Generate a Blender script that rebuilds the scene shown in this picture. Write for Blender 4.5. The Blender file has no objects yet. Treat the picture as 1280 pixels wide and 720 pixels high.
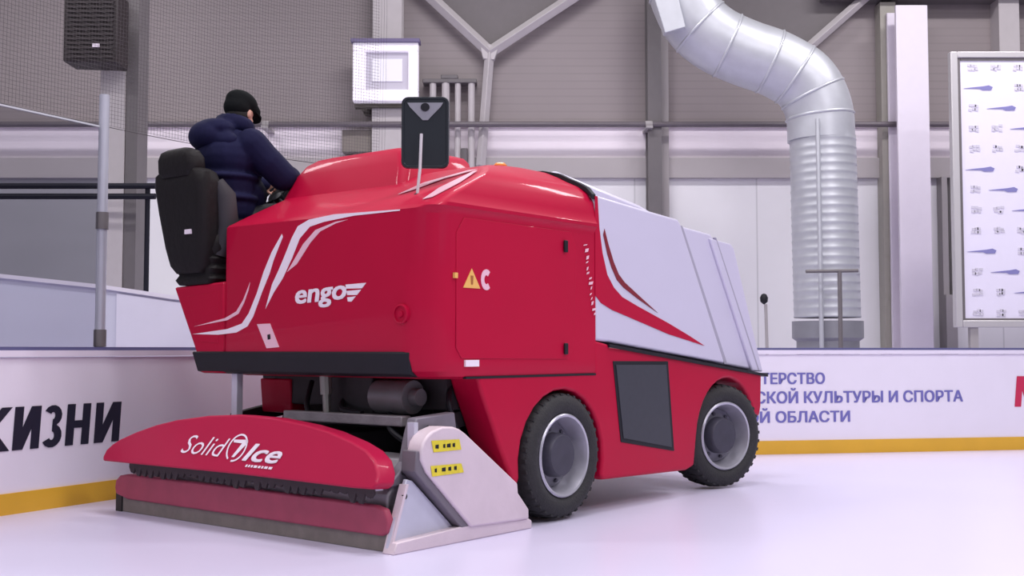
import bpy, bmesh, math, random
from mathutils import Vector, Matrix
random.seed(7)
SC = bpy.context.scene
COL = SC.collection
PI = math.pi

# ------------------------------------------------------------------ camera
cam = bpy.data.objects.new('camera', bpy.data.cameras.new('camera'))
COL.objects.link(cam)
cam.data.sensor_width = 36.0
cam.data.lens = 1432.0 / 1280.0 * 36.0
cam.data.clip_end = 200
cam.location = (0, 0, 1.05)
cam.rotation_euler = (PI / 2 + math.atan(77 / 1432.0), 0, 0)
SC.camera = cam

# ------------------------------------------------------------------ light
W = bpy.data.worlds.new('world'); SC.world = W
W.use_nodes = True
bg = W.node_tree.nodes['Background']
bg.inputs['Color'].default_value = (0.93, 0.91, 1.0, 1)
bg.inputs['Strength'].default_value = 0.27
def area(x, y, z, sx, sy, power, rx=0.0, rz=0.0):
    l = bpy.data.lights.new('ceiling_lamp', 'AREA'); l.shape = 'RECTANGLE'
    l.size = sx; l.size_y = sy; l.energy = power; l.color = (1.0, 0.965, 1.0)
    o = bpy.data.objects.new('ceiling_lamp', l); COL.objects.link(o)
    o.location = (x, y, z); o.rotation_euler = (rx, 0, rz)
for x in (-6.5, 0.0, 6.5):
    for y in (0.0, 6.0, 12.5):
        area(x, y, 8.2, 3.2, 0.7, {-6.5: 200, 0.0: 260, 6.5: 300}[x] + (170 if x > 5 and y < 1 else 0))
SC.view_settings.view_transform = 'Standard'
SC.view_settings.look = 'None'
SC.view_settings.gamma = 1
SC.view_settings.use_curve_mapping = False
SC.view_settings.exposure = 0.05

# ------------------------------------------------------------------ materials
def mat(name, col, rough=0.5, metal=0.0, coat=0.0, var=0.0, vscale=8.0, bump=0.0, bscale=60.0, emit=None, spec=0.5, stretch=None):
    m = bpy.data.materials.new(name); m.use_nodes = True
    nt = m.node_tree; p = nt.nodes['Principled BSDF']
    p.inputs['Base Color'].default_value = (*col, 1)
    p.inputs['Roughness'].default_value = rough
    p.inputs['Metallic'].default_value = metal
    p.inputs['Coat Weight'].default_value = coat
    p.inputs['Coat Roughness'].default_value = 0.06
    p.inputs['Specular IOR Level'].default_value = spec
    tc = nt.nodes.new('ShaderNodeTexCoord')
    src = tc.outputs['Object']
    if stretch:
        mp = nt.nodes.new('ShaderNodeMapping'); mp.inputs['Scale'].default_value = stretch
        nt.links.new(src, mp.inputs['Vector']); src = mp.outputs['Vector']
    if var:
        n = nt.nodes.new('ShaderNodeTexNoise'); n.inputs['Scale'].default_value = vscale; n.inputs['Detail'].default_value = 5
        nt.links.new(src, n.inputs['Vector'])
        r = nt.nodes.new('ShaderNodeMixRGB'); r.inputs['Color1'].default_value = (*[c * (1 - var) for c in col], 1)
        r.inputs['Color2'].default_value = (*[min(1, c * (1 + var)) for c in col], 1)
        nt.links.new(n.outputs['Fac'], r.inputs['Fac']); nt.links.new(r.outputs['Color'], p.inputs['Base Color'])
    if bump:
        n = nt.nodes.new('ShaderNodeTexNoise'); n.inputs['Scale'].default_value = bscale; n.inputs['Detail'].default_value = 4
        nt.links.new(src, n.inputs['Vector'])
        b = nt.nodes.new('ShaderNodeBump'); b.inputs['Strength'].default_value = bump; b.inputs['Distance'].default_value = 0.02
        nt.links.new(n.outputs['Fac'], b.inputs['Height']); nt.links.new(b.outputs['Normal'], p.inputs['Normal'])
    if emit:
        p.inputs['Emission Color'].default_value = (*emit[:3], 1); p.inputs['Emission Strength'].default_value = emit[3]
    return m

RED = mat('red_paint', (0.44, 0.0015, 0.036), 0.5, coat=0.15, var=0.05, vscale=3, spec=0.15)
REDCOV = mat('red_plastic', (0.41, 0.005, 0.05), 0.5, coat=0.1, var=0.05, vscale=4, spec=0.25)
REDOLD = mat('red_scuffed_rubber', (0.36, 0.05, 0.10), 0.55, var=0.2, vscale=9)
DRED = mat('dark_red_vinyl', (0.2, 0.004, 0.02), 0.35, coat=0.4)
WHITE = mat('white_vinyl', (0.86, 0.76, 0.86), 0.4)
PINKW = mat('pale_pink_vinyl', (0.82, 0.5, 0.6), 0.35, coat=0.3)
TANK = mat('white_painted_tank', (0.59, 0.56, 0.70), 0.42, coat=0.15, var=0.03, vscale=2)
BLACK = mat('black_plastic', (0.012, 0.012, 0.017), 0.5, spec=0.25, var=0.2, vscale=10)
BLACKV = mat('black_vinyl_upholstery', (0.012, 0.010, 0.011), 0.6, spec=0.2, bump=0.2, bscale=25)
CHARC = mat('charcoal_grille', (0.035, 0.037, 0.05), 0.5, var=0.15, vscale=20)
TYRE = mat('tyre_rubber', (0.022, 0.021, 0.024), 0.75, var=0.3, vscale=18, bump=0.3, bscale=70)
RIMM = mat('silver_rim', (0.50, 0.49, 0.56), 0.35, metal=0.55, var=0.15, vscale=14)
HUBM = mat('grey_hub', (0.06, 0.057, 0.08), 0.5, metal=0.3, var=0.2, vscale=14)
STEEL = mat('galvanised_plate', (0.68, 0.57, 0.63), 0.5, metal=0.15, var=0.12, vscale=6, bump=0.08, bscale=30)
STEELD = mat('worn_grey_steel', (0.30, 0.28, 0.31), 0.5, metal=0.35, var=0.3, vscale=8, bump=0.2, bscale=40)
STEELB = mat('bluish_steel', (0.55, 0.55, 0.66), 0.45, metal=0.2, var=0.1, vscale=6)
DARKM = mat('dark_machinery', (0.022, 0.021, 0.025), 0.55, metal=0.2, var=0.4, vscale=12)
RUBBER = mat('olive_black_rubber', (0.20, 0.175, 0.16), 0.8, var=0.3, vscale=12)
YELLOWL = mat('yellow_label', (0.72, 0.6, 0.03), 0.5, var=0.2, vscale=40)
ORANGE = mat('orange_plastic', (0.75, 0.22, 0.02), 0.35, coat=0.3)
AMBER = mat('amber_label', (0.80, 0.45, 0.12), 0.5)
CREAM = mat('cream_reflector', (0.62, 0.36, 0.30), 0.4)
MIRR = mat('mirror_black', (0.016, 0.02, 0.027), 0.3, coat=0.1)
MIRG = mat('mirror_triangle_grey', (0.24, 0.24, 0.28), 0.4)

# ------------------------------------------------------------------ mesh helpers
class MB:
    def __init__(s): s.v = []; s.f = []
    def add(s, vs, fs):
        b = len(s.v); s.v += [tuple(p) for p in vs]; s.f += [[i + b for i in f] for f in fs]; return s
    def box(s, x0, x1, y0, y1, z0, z1):
        vs = [(x, y, z) for x in (x0, x1) for y in (y0, y1) for z in (z0, z1)]
        return s.add(vs, [(0, 1, 3, 2), (4, 6, 7, 5), (0, 4, 5, 1), (2, 3, 7, 6), (0, 2, 6, 4), (1, 5, 7, 3)])
    def prism(s, pts, off):
        n = len(pts); off = Vector(off); a = [Vector(p) for p in pts]
        return s.add(a + [p + off for p in a], [list(range(n)), list(range(2 * n - 1, n - 1, -1))] + [[i, (i + 1) % n, (i + 1) % n + n, i + n] for i in range(n)])
    def xz(s, pts, y0, y1): return s.prism([(x, y0, z) for x, z in pts], (0, y1 - y0, 0))
    def yz(s, pts, x0, x1): return s.prism([(x0, y, z) for y, z in pts], (x1 - x0, 0, 0))
    def xy(s, pts, z0, z1): return s.prism([(x, y, z0) for x, y in pts], (0, 0, z1 - z0))
    def rings(s, rings, cap=True, closed=True):
        n = len(rings[0]); vs = [p for r in rings for p in r]; fs = []
        for k in range(len(rings) - 1):
            for i in range(n if closed else n - 1):
                j = (i + 1) % n; fs.append([k * n + i, k * n + j, (k + 1) * n + j, (k + 1) * n + i])
        if cap: fs += [list(range(n - 1, -1, -1)), [(len(rings) - 1) * n + i for i in range(n)]]
        return s.add(vs, fs)
    def tube(s, path, r, n=12, cap=True):
        path = [Vector(p) for p in path]; rs = r if isinstance(r, (list, tuple)) else [r] * len(path)
        rings = []; ref = None
        for i, p in enumerate(path):
            t = (path[min(i + 1, len(path) - 1)] - path[max(i - 1, 0)]).normalized()
            if ref is None: ref = Vector((0, 0, 1)) if abs(t.z) < 0.9 else Vector((1, 0, 0))
            a = (ref - t * ref.dot(t)).normalized(); b = t.cross(a); ref = a
            rings.append([p + (a * math.cos(2 * PI * k / n) + b * math.sin(2 * PI * k / n)) * rs[i] for k in range(n)])
        return s.rings(rings, cap)
    def lathe_y(s, prof, n=48, c=(0, 0, 0)):
        return s.rings([[(c[0] + r * math.cos(2 * PI * k / n), c[1] + h, c[2] + r * math.sin(2 * PI * k / n)) for k in range(n)] for r, h in prof], False)
    def lathe_z(s, prof, n=32, c=(0, 0, 0), cap=True):
        return s.rings([[(c[0] + r * math.cos(2 * PI * k / n), c[1] + r * math.sin(2 * PI * k / n), c[2] + h) for k in range(n)] for r, h in prof], cap)
    def build(s, name, m, parent=None, bevel=0.0, seg=2, angle=35, label=None, subd=0):
        me = bpy.data.meshes.new(name); me.from_pydata(s.v, [], s.f); me.validate()
        bm = bmesh.new(); bm.from_mesh(me); bmesh.ops.recalc_face_normals(bm, faces=bm.faces); bm.to_mesh(me); bm.free()
        for p in me.polygons: p.use_smooth = True
        me.set_sharp_from_angle(angle=math.radians(angle))
        me.materials.append(m)
        o = bpy.data.objects.new(name, me); COL.objects.link(o)
        if parent is not None: o.parent = parent
        if bevel:
            b = o.modifiers.new('bevel', 'BEVEL'); b.width = bevel; b.segments = seg; b.limit_method = 'ANGLE'; b.angle_limit = math.radians(40)
            b.harden_normals = False
        if subd:
            q = o.modifiers.new('sub', 'SUBSURF'); q.levels = subd; q.render_levels = subd
        if label: o['label'] = label
        return o

def tag(o, label, cat, group=None):
    o['label'] = label; o['category'] = cat
    if group: o['group'] = group
    return o
def structure(o): o['kind'] = 'structure'; return o
def empty(name, loc=(0, 0, 0), rz=0.0):
    o = bpy.data.objects.new(name, None); COL.objects.link(o); o.location = loc; o.rotation_euler = (0, 0, rz); o.empty_display_size = 0.2; return o

def glyphs(body, bold=0.0, shear=0.0):
    """Outline letters as flat polygons: u from 0 to 1 over the width, v in cap heights above the baseline."""
    c = bpy.data.curves.new('lettering', 'FONT'); c.body = body; c.offset = bold; c.shear = shear; c.resolution_u = 3
    o = bpy.data.objects.new('lettering', c); COL.objects.link(o)
    bpy.context.view_layer.update()
    me = bpy.data.meshes.new_from_object(o)
    vs = [tuple(v.co) for v in me.vertices]; fs = [list(p.vertices) for p in me.polygons]
    bpy.data.objects.remove(o); bpy.data.curves.remove(c); bpy.data.meshes.remove(me)
    x0 = min(v[0] for v in vs); x1 = max(v[0] for v in vs)
    return [((v[0] - x0) / (x1 - x0), v[1] / 0.729) for v in vs], fs
def lettering(mb, body, fn, bold=0.0, shear=0.0):
    uv, fs = glyphs(body, min(bold, 0.0), shear)
    du = max(0.0, bold) / (0.62 * len(body)); dv = max(0.0, bold)
    p0 = Vector(fn(0.5, 0.5)); nrm = (Vector(fn(0.52, 0.5)) - p0).cross(Vector(fn(0.5, 0.52)) - p0).normalized(); lay = 0   # each copy lies a hair in front of the last
    for a, b in (((0, 0),) if du == 0 else ((-1, -0.6), (-0.33, -0.6), (0.33, -0.6), (1, -0.6), (-1, 0.6), (-0.33, 0.6), (0.33, 0.6), (1, 0.6))):
        lay += 1; mb.add([Vector(fn(u + a * du, v + b * dv)) + nrm * 0.0003 * lay for u, v in uv], fs)

# ================================================================== SETTING
# ---- ice sheet
def ice_material():
    m = mat('ice', (0.615, 0.58, 0.755), 0.3, var=0.035, vscale=0.6, bump=0.03, bscale=2.5, spec=0.25)
    return m
ice = MB().box(-16, 16, -6, 19, -0.1, 0.0).build('floor', ice_material()); structure(ice)

# ---- back wall at Y = 17
def wall_material(name, col, axis, period, width, dark, rough=0.6, bump=0.0):
    m = mat(name, col, rough); nt = m.node_tree; p = nt.nodes['Principled BSDF']
    tc = nt.nodes.new('ShaderNodeTexCoord'); sp = nt.nodes.new('ShaderNodeSeparateXYZ')
    nt.links.new(tc.outputs['Object'], sp.inputs[0])
    d = nt.nodes.new('ShaderNodeMath'); d.operation = 'DIVIDE'; d.inputs[1].default_value = period
    nt.links.new(sp.outputs[axis], d.inputs[0])
    fr = nt.nodes.new('ShaderNodeMath'); fr.operation = 'FRACT'; nt.links.new(d.outputs[0], fr.inputs[0])
    lt = nt.nodes.new('ShaderNodeMath'); lt.operation = 'LESS_THAN'; lt.inputs[1].default_value = width; nt.links.new(fr.outputs[0], lt.inputs[0])
    n = nt.nodes.new('ShaderNodeTexNoise'); n.inputs['Scale'].default_value = 0.9; n.inputs['Detail'].default_value = 4
    nt.links.new(tc.outputs['Object'], n.inputs['Vector'])
    v = nt.nodes.new('ShaderNodeMixRGB'); v.inputs['Color1'].default_value = (*[c * 0.92 for c in col], 1); v.inputs['Color2'].default_value = (*[c * 1.08 for c in col], 1)
    nt.links.new(n.outputs['Fac'], v.inputs['Fac'])
    mx = nt.nodes.new('ShaderNodeMixRGB'); mx.inputs['Color2'].default_value = (*[c * dark for c in col], 1)
    nt.links.new(v.outputs['Color'], mx.inputs['Color1']); nt.links.new(lt.outputs[0], mx.inputs['Fac'])
    nt.links.new(mx.outputs['Color'], p.inputs['Base Color'])
    return m
UPW = wall_material('grey_corrugated_sheet', (0.30, 0.258, 0.262), 2, 0.115, 0.22, 0.92)
LOWW = wall_material('pale_cladding_panels', (0.80, 0.785, 0.81), 0, 1.82, 0.012, 0.78)
BANDW = mat('white_wall_band', (0.86, 0.78, 0.84), 0.6, var=0.04, vscale=1.2)
BEAMW = mat('grey_wall_beam', (0.42, 0.385, 0.39), 0.6, var=0.05, vscale=1.5)
structure(MB().box(-13, 13, 17.0, 17.3, 4.36, 8.8).build('wall_back', UPW))
structure(MB().box(-5.85, 13, 17.0, 17.3, 0.0, 3.6).build('wall_back', LOWW))
structure(MB().box(-13, -5.85, 16.98, 17.3, 0.0, 3.6).build('wall_back', mat('grey_lower_wall', (0.34, 0.335, 0.36), 0.6, var=0.15, vscale=0.7, stretch=(0.3, 1, 2.2))))
structure(MB().box(-13, 13, 16.98, 17.3, 3.9, 4.36).build('trim_1', BANDW))
structure(MB().box(-13, 13, 16.93, 17.3, 4.36, 4.43).build('trim_17', mat('pale_pipe_highlight', (0.56, 0.50, 0.53), 0.5)))  # pale strip painted in as the bright top of the wall pipe
structure(MB().box(-13, 13, 16.9, 17.3, 3.6, 3.9).build('trim_2', BEAMW))

GREYP = mat('grey_painted_steel', (0.36, 0.335, 0.34), 0.5, var=0.06)
LTP = mat('pale_painted_steel', (0.52, 0.48, 0.49), 0.5, var=0.06)
DKP = mat('dark_grey_steel', (0.15, 0.135, 0.14), 0.5, var=0.1)
WHP = mat('white_painted_steel', (0.80, 0.74, 0.83), 0.5, var=0.03)
OLV = mat('olive_shaded_side', (0.36, 0.34, 0.30), 0.6, var=0.08)
PIPE = mat('grey_pipe', (0.13, 0.11, 0.125), 0.42, var=0.1)

# long horizontal pipe along the wall
t = MB(); t.tube([(-12, 16.6, 4.34), (12, 16.6, 4.34)], 0.042, 12)
p_ = t.build('wall_pipe', PIPE); tag(p_, 'long dark grey pipe running across the whole wall above the white band', 'pipe')
for x in (-3.6, 2.0, 5.77):
    c = MB()
    c.box(x - 0.05, x + 0.05, 16.5, 17.0, 4.27, 4.305)
    c.tube([(x - 0.05, 16.6, 4.34), (x + 0.05, 16.6, 4.34)], 0.052, 12)
    c.build('bracket', GREYP, p_)

# ---- columns
def hsection(mb, x0, x1, y, z0, z1, d=0.3, tf=0.03):
    mb.box(x0, x1, y, y + tf, z0, z1); mb.box(x0, x1, y + d - tf, y + d, z0, z1)
    xm = (x0 + x1) / 2; mb.box(xm - 0.02, xm + 0.02, y + tf, y + d - tf, z0, z1); return mb
structure(hsection(MB(), -2.05, -1.62, 16.62, 0, 8.6).build('trim_3', LTP))
structure(hsection(MB(), 1.99, 2.19, 16.62, 0, 8.6).build('trim_4', DKP))
structure(MB().box(2.2, 2.32, 16.8, 17.0, 0, 8.6).build('trim_5', mat('mid_grey_steel', (0.38, 0.345, 0.35), 0.5)))
wc = MB().box(5.54, 6.0, 16.3, 16.36, 0, 6.02).box(5.54, 6.0, 16.68, 16.74, 0, 6.02).box(5.74, 5.8, 16.36, 16.68, 0, 6.02)
structure(wc.build('trim_6', WHP, bevel=0.01))
structure(MB().box(5.46, 5.69, 16.75, 17.0, 0, 6.2).build('trim_7', OLV))  # darker olive paints the shaded left side of the white column
structure(MB().box(6.34, 6.42, 16.8, 17.0, 0, 3.6).build('trim_8', GREYP))
structure(MB().box(6.5, 6.55, 16.86, 17.0, 0, 3.6).build('trim_16', GREYP))
structure(MB().box(6.32, 6.48, 16.66, 16.8, 0.0, 1.85).build('trim_9', GREYP))
structure(MB().box(-4.9, -4.61, 13.5, 13.56, 0, 8.6).box(-4.9, -4.61, 13.86, 13.92, 0, 8.6).build('trim_10', LTP))
structure(MB().box(-4.6, -4.46, 13.52, 13.9, 0, 8.6).build('trim_11', DKP))  # dark strip stands in for the shadow down the column's right side
structure(MB().box(4.6, 13, 16.55, 17.0, 6.24, 6.6).build('trim_12', DKP))
structure(MB().box(7.2, 7.5, 16.7, 17.0, 4.8, 6.24).build('trim_13', LTP))

GUS = mat('dark_sheet_infill', (0.17, 0.15, 0.155), 0.6, var=0.08)
# roof braces on the wall: a Y of struts and a single one by the white column
def strut(mb, a, b, w=0.09):
    mb.tube([a, b], w, 4); return mb
br = MB(); strut(br, (-0.33, 16.75, 5.45), (-0.46, 16.75, 3.75), 0.075)
r0 = br.build('roof_brace', LTP, bevel=0.01); tag(r0, 'pale Y shaped strut on the wall right of the white lamp', 'strut')
strut(MB(), (-0.33, 16.75, 5.45), (-1.5, 16.75, 6.55), 0.09).build('left_arm', LTP, r0, bevel=0.01)
strut(MB(), (-0.33, 16.75, 5.45), (1.4, 16.75, 6.6), 0.09).build('right_arm', LTP, r0, bevel=0.01)
MB().xz([(-0.43, 5.34), (-0.26, 5.32), (-0.20, 5.50), (-0.33, 5.56), (-0.47, 5.52)], 16.70, 16.8).build('joint_plate', LTP, r0, bevel=0.01)
r1 = strut(MB(), (4.2, 16.75, 5.35), (5.3, 16.75, 6.32), 0.075).build('roof_brace', LTP, bevel=0.01)
tag(r1, 'pale slanted strut beside the top of the white column, rising from behind the silver duct', 'strut')
structure(MB().xz([(-0.33, 5.5), (-1.5, 6.6), (-1.5, 6.7), (1.45, 6.7), (1.45, 6.6)], 16.9, 16.99).build('trim_14', GUS))
structure(MB().xz([(4.2, 5.42), (2.75, 5.9), (2.75, 6.7), (5.4, 6.7), (5.25, 6.32)], 16.9, 16.99).build('trim_15', GUS))

# ---- lamp on the wall
lamp = empty('flood_lamp', (-1.835, 16.5, 5.07))
tag(lamp, 'square white framed lamp high on the wall behind the mirror', 'lamp')
fr = MB()
fr.box(-0.475, 0.475, -0.1, 0.08, 0.30, 0.43).box(-0.475, 0.475, -0.1, 0.08, -0.43, -0.26).box(-0.475, -0.29, -0.1, 0.08, -0.26, 0.30).box(0.33, 0.475, -0.1, 0.08, -0.26, 0.30)
FRW = mat('white_lamp_frame', (0.95, 0.90, 0.98), 0.4, emit=(0.95, 0.9, 1.0, 0.25))
def glow_mat():
    m = mat('lamp_diffuser', (0.5, 0.47, 0.55), 0.35, emit=(0.9, 0.86, 1.0, 0.1)); return m
fr.build('frame', FRW, lamp, bevel=0.015)
MB().box(-0.29, 0.33, -0.03, 0.08, -0.26, 0.30).build('diffuser', glow_mat(), lamp)
MB().box(-0.2, 0.24, -0.05, -0.028, -0.13, 0.2).build('reflector', mat('lamp_reflector', (0.85, 0.83, 0.9), 0.3, emit=(0.9, 0.86, 1.0, 0.12)), lamp)
MB().box(-0.5, 0.5, -0.16, 0.08, 0.43, 0.475).build('hood', mat('violet_grey_hood', (0.16, 0.13, 0.25), 0.5), lamp)
MB().box(-0.1, 0.1, 0.08, 0.5, -0.1, 0.1).build('wall_arm', GREYP, lamp)
# dark bracket and shelf under the lamp
b_ = MB().box(-2.3, -1.25, 16.55, 16.7, 4.58, 4.63).box(-2.2, -2.12, 16.6, 17.0, 4.55, 4.66).box(-1.45, -1.37, 16.6, 17.0, 4.55, 4.66).build('wall_bracket', mat('olive_bracket', (0.09, 0.08, 0.06), 0.6))
tag(b_, 'thin dark olive bar on the wall just under the white lamp', 'bracket')
b_ = MB().box(-2.5, -1.9, 16.7, 16.98, 3.95, 4.28).build('junction_box', mat('brown_grey_box', (0.22, 0.19, 0.17), 0.6, var=0.15), bevel=0.01)
tag(b_, 'brownish grey box on the wall left of the mirror, below the lamp', 'box')
vp = empty('riser_pipes', (-0.9, 16.76, 3.5)); tag(vp, 'cluster of upright pale pipes on the wall right of the mirror', 'pipes')
for x, r in ((-0.27, 0.05), (-0.08, 0.06), (0.1, 0.045), (0.3, 0.05)):
    MB().tube([(x, 0, -3.5), (x, 0, 1.5)], r, 10).build('pipe', LTP, vp)
MB().box(-0.42, 0.38, -0.06, 0.2, 1.48, 1.54).box(-0.15, 0.1, -0.06, 0.1, 1.54, 1.6).build('clamp_bar', DKP, vp, bevel=0.01)
for x in (-0.18, 0.2):
    MB().tube([(x, -0.05, 0.3), (x, -0.05, 0.5)], 0.05, 8).build('valve', DKP, vp)

# ---- silver duct
dpath = [(1.75, 15, 6.9), (2.12, 15, 6.25), (2.28, 15, 5.72), (2.45, 15, 5.38), (2.72, 15, 5.15), (3.08, 15, 4.98), (3.42, 15, 4.86), (3.66, 15, 4.74), (3.86, 15, 4.60), (4.0, 15, 4.38), (4.07, 15, 4.12), (4.08, 15, 3.8)]
def catmull(P, n):
    P = [Vector(p) for p in P]; out = []
    for i in range(len(P) - 1):
        a = P[max(i - 1, 0)]; b = P[i]; c2 = P[i + 1]; d = P[min(i + 2, len(P) - 1)]
        for k in range(n):
            t = k / n
            out.append(0.5 * ((2 * b) + (c2 - a) * t + (2 * a - 5 * b + 4 * c2 - d) * t * t + (3 * b - a - 3 * c2 + d) * t ** 3))
    return out + [P[-1]]
DUCT = mat('galvanised_duct', (0.54, 0.55, 0.59), 0.42, metal=0.45, var=0.12, vscale=5, bump=0.05, bscale=10)
duct = empty('ventilation_duct', (4.1, 15, 0)); tag(duct, 'large silver ventilation duct bending down the wall to the boards', 'duct')
off = Vector((-4.1, -15, 0))
e = MB(); path = [p + off for p in catmull(dpath, 5)]
e.tube(path, 0.435, 40); e.build('elbow', DUCT, duct, angle=50)
sm = MB()
for i in (9, 16, 22, 30, 37, 44, 50):
    if i + 1 < len(path): sm.tube([path[i] - (path[i + 1] - path[i]).normalized() * 0.02, path[i], path[i] + (path[i + 1] - path[i]).normalized() * 0.02], [0.437, 0.452, 0.437], 40)
sm.build('seam_ring', DUCT, duct, angle=80)
vt = MB(); zz = 3.85; pth = []; rr = []
while zz > 1.45:
    for dz, r in ((0, 0.425), (-0.045, 0.425), (-0.06, 0.431), (-0.075, 0.425)):
        pth.append((0.0 + (3.85 - zz) * 0.012, 0, zz + dz)); rr.append(r)
    zz -= 0.11
vt.tube(pth, rr, 40); vt.build('spiral_pipe', DUCT, duct, angle=80)
MB().lathe_z([(0.42, 1.42), (0.455, 1.42), (0.455, 1.2), (0.40, 1.16), (0.40, 0.0)], 40, (0.03, 0, 0)).build('collar', mat('dark_zinc', (0.30, 0.30, 0.33), 0.45, metal=0.5, var=0.1), duct, label='darker grey collar at the foot of the duct')
MB().tube([(-0.19, -0.47, 4.0), (-0.17, -0.47, 0.0)], 0.03, 12).build('side_pipe', DUCT, duct)
fl = MB().prism([(-2.42, -0.45, 6.1), (-2.13, -0.45, 5.12), (-1.86, -0.45, 5.2), (-2.1, -0.45, 6.15)], (0, 0.18, 0))
fl.build('flange', DUCT, duct, bevel=0.01)
dp = empty('thin_stand', (4.2, 14.2, 0)); tag(dp, 'thin dark T shaped stand in front of the foot of the silver duct', 'stand')
MB().tube([(-0.13, 0, 0), (-0.13, 0, 2.02)], 0.028, 8).build('post', DKP, dp)
MB().tube([(-0.55, 0, 2.02), (0.1, 0, 2.03)], 0.022, 8).build('crossbar', DKP, dp)
dk = empty('knob_post', (3.08, 13.9, 0)); tag(dk, 'thin post with a small dark knob right of the white tank', 'post')
MB().tube([(0.03, 0, 0), (0.0, 0, 1.6)], 0.02, 8).build('post', GREYP, dk)
MB().lathe_z([(0.01, 0), (0.045, 0.03), (0.05, 0.08), (0.03, 0.12), (0.005, 0.13)], 12, (-0.02, 0, 1.6)).build('knob', BLACK, dk)

# ---- printed board at the right
pb = empty('sponsor_board', (6.4, 14.5, 0)); tag(pb, 'tall white printed board with rows of small marks at right of the white column', 'board')
BRD = mat('white_print_board', (0.80, 0.76, 0.90), 0.45, var=0.02)
MB().box(-0.70, 1.5, 0.0, 0.06, 1.42, 4.78).build('panel', BRD, pb)
fm = MB(); fm.box(-0.79, -0.70, -0.03, 0.08, 1.33, 4.86).box(1.5, 1.59, -0.03, 0.08, 1.33, 4.86).box(-0.70, 1.5, -0.03, 0.08, 4.78, 4.86).box(-0.70, 1.5, -0.03, 0.08, 1.33, 1.42)
fm.build('frame', mat('pale_grey_frame', (0.55, 0.53, 0.54), 0.4, metal=0.3), pb, bevel=0.01)
MB().box(-0.70, -0.665, -0.012, 0.0, 1.42, 4.78).box(-0.66, 1.5, -0.012, 0.0, 4.745, 4.78).box(-0.66, 1.5, -0.012, 0.0, 1.42, 1.445).build('inner_edge', DKP, pb)
for x in (-0.6, 1.3): MB().box(x, x + 0.1, 0.0, 0.08, 0, 1.33).build('leg', GREYP, pb)
GRP = mat('grey_print', (0.62, 0.59, 0.68), 0.5); BLP = mat('blue_print', (0.22, 0.21, 0.46), 0.5)
for row in range(13):
    z = 4.655 - row * 0.262
    for cidx in range(5):
        x = -0.50 + cidx * 0.29
        k = (cidx + 3 * (row // 1) + 0) % 4
        ph = (row + 3) % 4            # each row's long blue mark moves one place along
        if (cidx - ph) % 4 == 0 and ph < 3:
            MB().xz([(x - 0.12, z - 0.006), (x + 0.08, z - 0.012), (x + 0.12, z - 0.03), (x + 0.23, z - 0.028), (x + 0.25, z + 0.01), (x + 0.20, z + 0.034), (x + 0.12, z + 0.02), (x - 0.02, z + 0.006)], -0.006, 0.0).build('blue_mark', BLP, pb)
        elif (cidx - ph) % 4 == 1 and ph < 3: continue
        else:
            g1 = MB()
            for q in range(6):
                a = -0.06 + 0.04 * (q % 3) + random.uniform(-0.01, 0.01); bq = -0.03 + 0.045 * (q // 3) + random.uniform(-0.01, 0.01)
                g1.xz([(x + a, z + bq), (x + a + 0.045, z + bq - 0.006), (x + a + 0.045, z + bq + 0.028), (x + a, z + bq + 0.03)], -0.006, 0.0)
            if x < 0.9: g1.build('grey_mark', GRP, pb)
# ---- loudspeaker on the left column
sp = empty('loudspeaker', (-4.86, 13.2, 4.76)); tag(sp, 'black loudspeaker hung on the column at upper left', 'speaker')
MB().xz([(-0.31, -0.40), (0.31, -0.42), (0.31, 0.42), (-0.22, 0.42), (-0.31, 0.36)], -0.18, 0.22).build('cabinet', mat('speaker_black', (0.02, 0.012, 0.014), 0.6), sp, bevel=0.02)
gm = MB()
for k in range(14): gm.box(-0.27, 0.27, -0.2, -0.185, -0.36 + k * 0.053, -0.335 + k * 0.053)
gm.build('grille', mat('speaker_grille', (0.035, 0.025, 0.028), 0.6), sp)
MB().box(0.04, 0.12, -0.215, -0.2, -0.24, -0.20).build('badge', WHITE, sp, label='small white badge')
MB().box(-0.06, 0.06, 0.22, 0.36, -0.1, 0.1).build('mount', DKP, sp)

# ---- two dark rails behind the left boards
RAIL = mat('dark_rail', (0.012, 0.012, 0.02), 0.7, spec=0.2)
rl = empty('dark_rails', (-6, 13.1, 0)); tag(rl, 'pair of thin dark horizontal rails left of the seat, behind the glass', 'railing')
for z in (2.93, 2.81):
    MB().tube([(-4, 0, z), (1.9, 0, z)], 0.034, 8).build('rail', RAIL, rl)
for x in (-3.5, 1.8): MB().tube([(x, 0.03, 0), (x, 0.03, 2.93)], 0.03, 8).build('rail_post', RAIL, rl)
# ---- pale partition with a sloping top
PART = mat('pale_partition', (0.62, 0.62, 0.73), 0.55, var=0.03, vscale=1.0)
pt = MB().xz([(-5.6, 0), (-2.35, 0), (-2.35, 1.455), (-2.97, 1.525), (-3.57, 1.615), (-5.6, 1.83)], 10.0, 10.06).build('partition_panel', PART)
tag(pt, 'pale bluish panel with a sloping top behind the left boards', 'panel')
MB().prism([(-5.6, 9.97, 1.83), (-3.57, 9.97, 1.615), (-2.97, 9.97, 1.525), (-2.35, 9.97, 1.455), (-2.35, 9.97, 1.42), (-2.97, 9.97, 1.49), (-3.57, 9.97, 1.58), (-5.6, 9.97, 1.795)], (0, 0.1, 0)).build('top_rail', mat('pale_top_rail', (0.8, 0.76, 0.84), 0.5), pt)
MB().xz([(-3.45, 0.2), (-2.36, 0.2), (-2.36, 1.40), (-2.97, 1.47), (-3.45, 1.54)], 9.985, 10.0).build('light_sheet', mat('light_sheet', (0.74, 0.72, 0.83), 0.5, var=0.06, vscale=3), pt)

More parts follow.
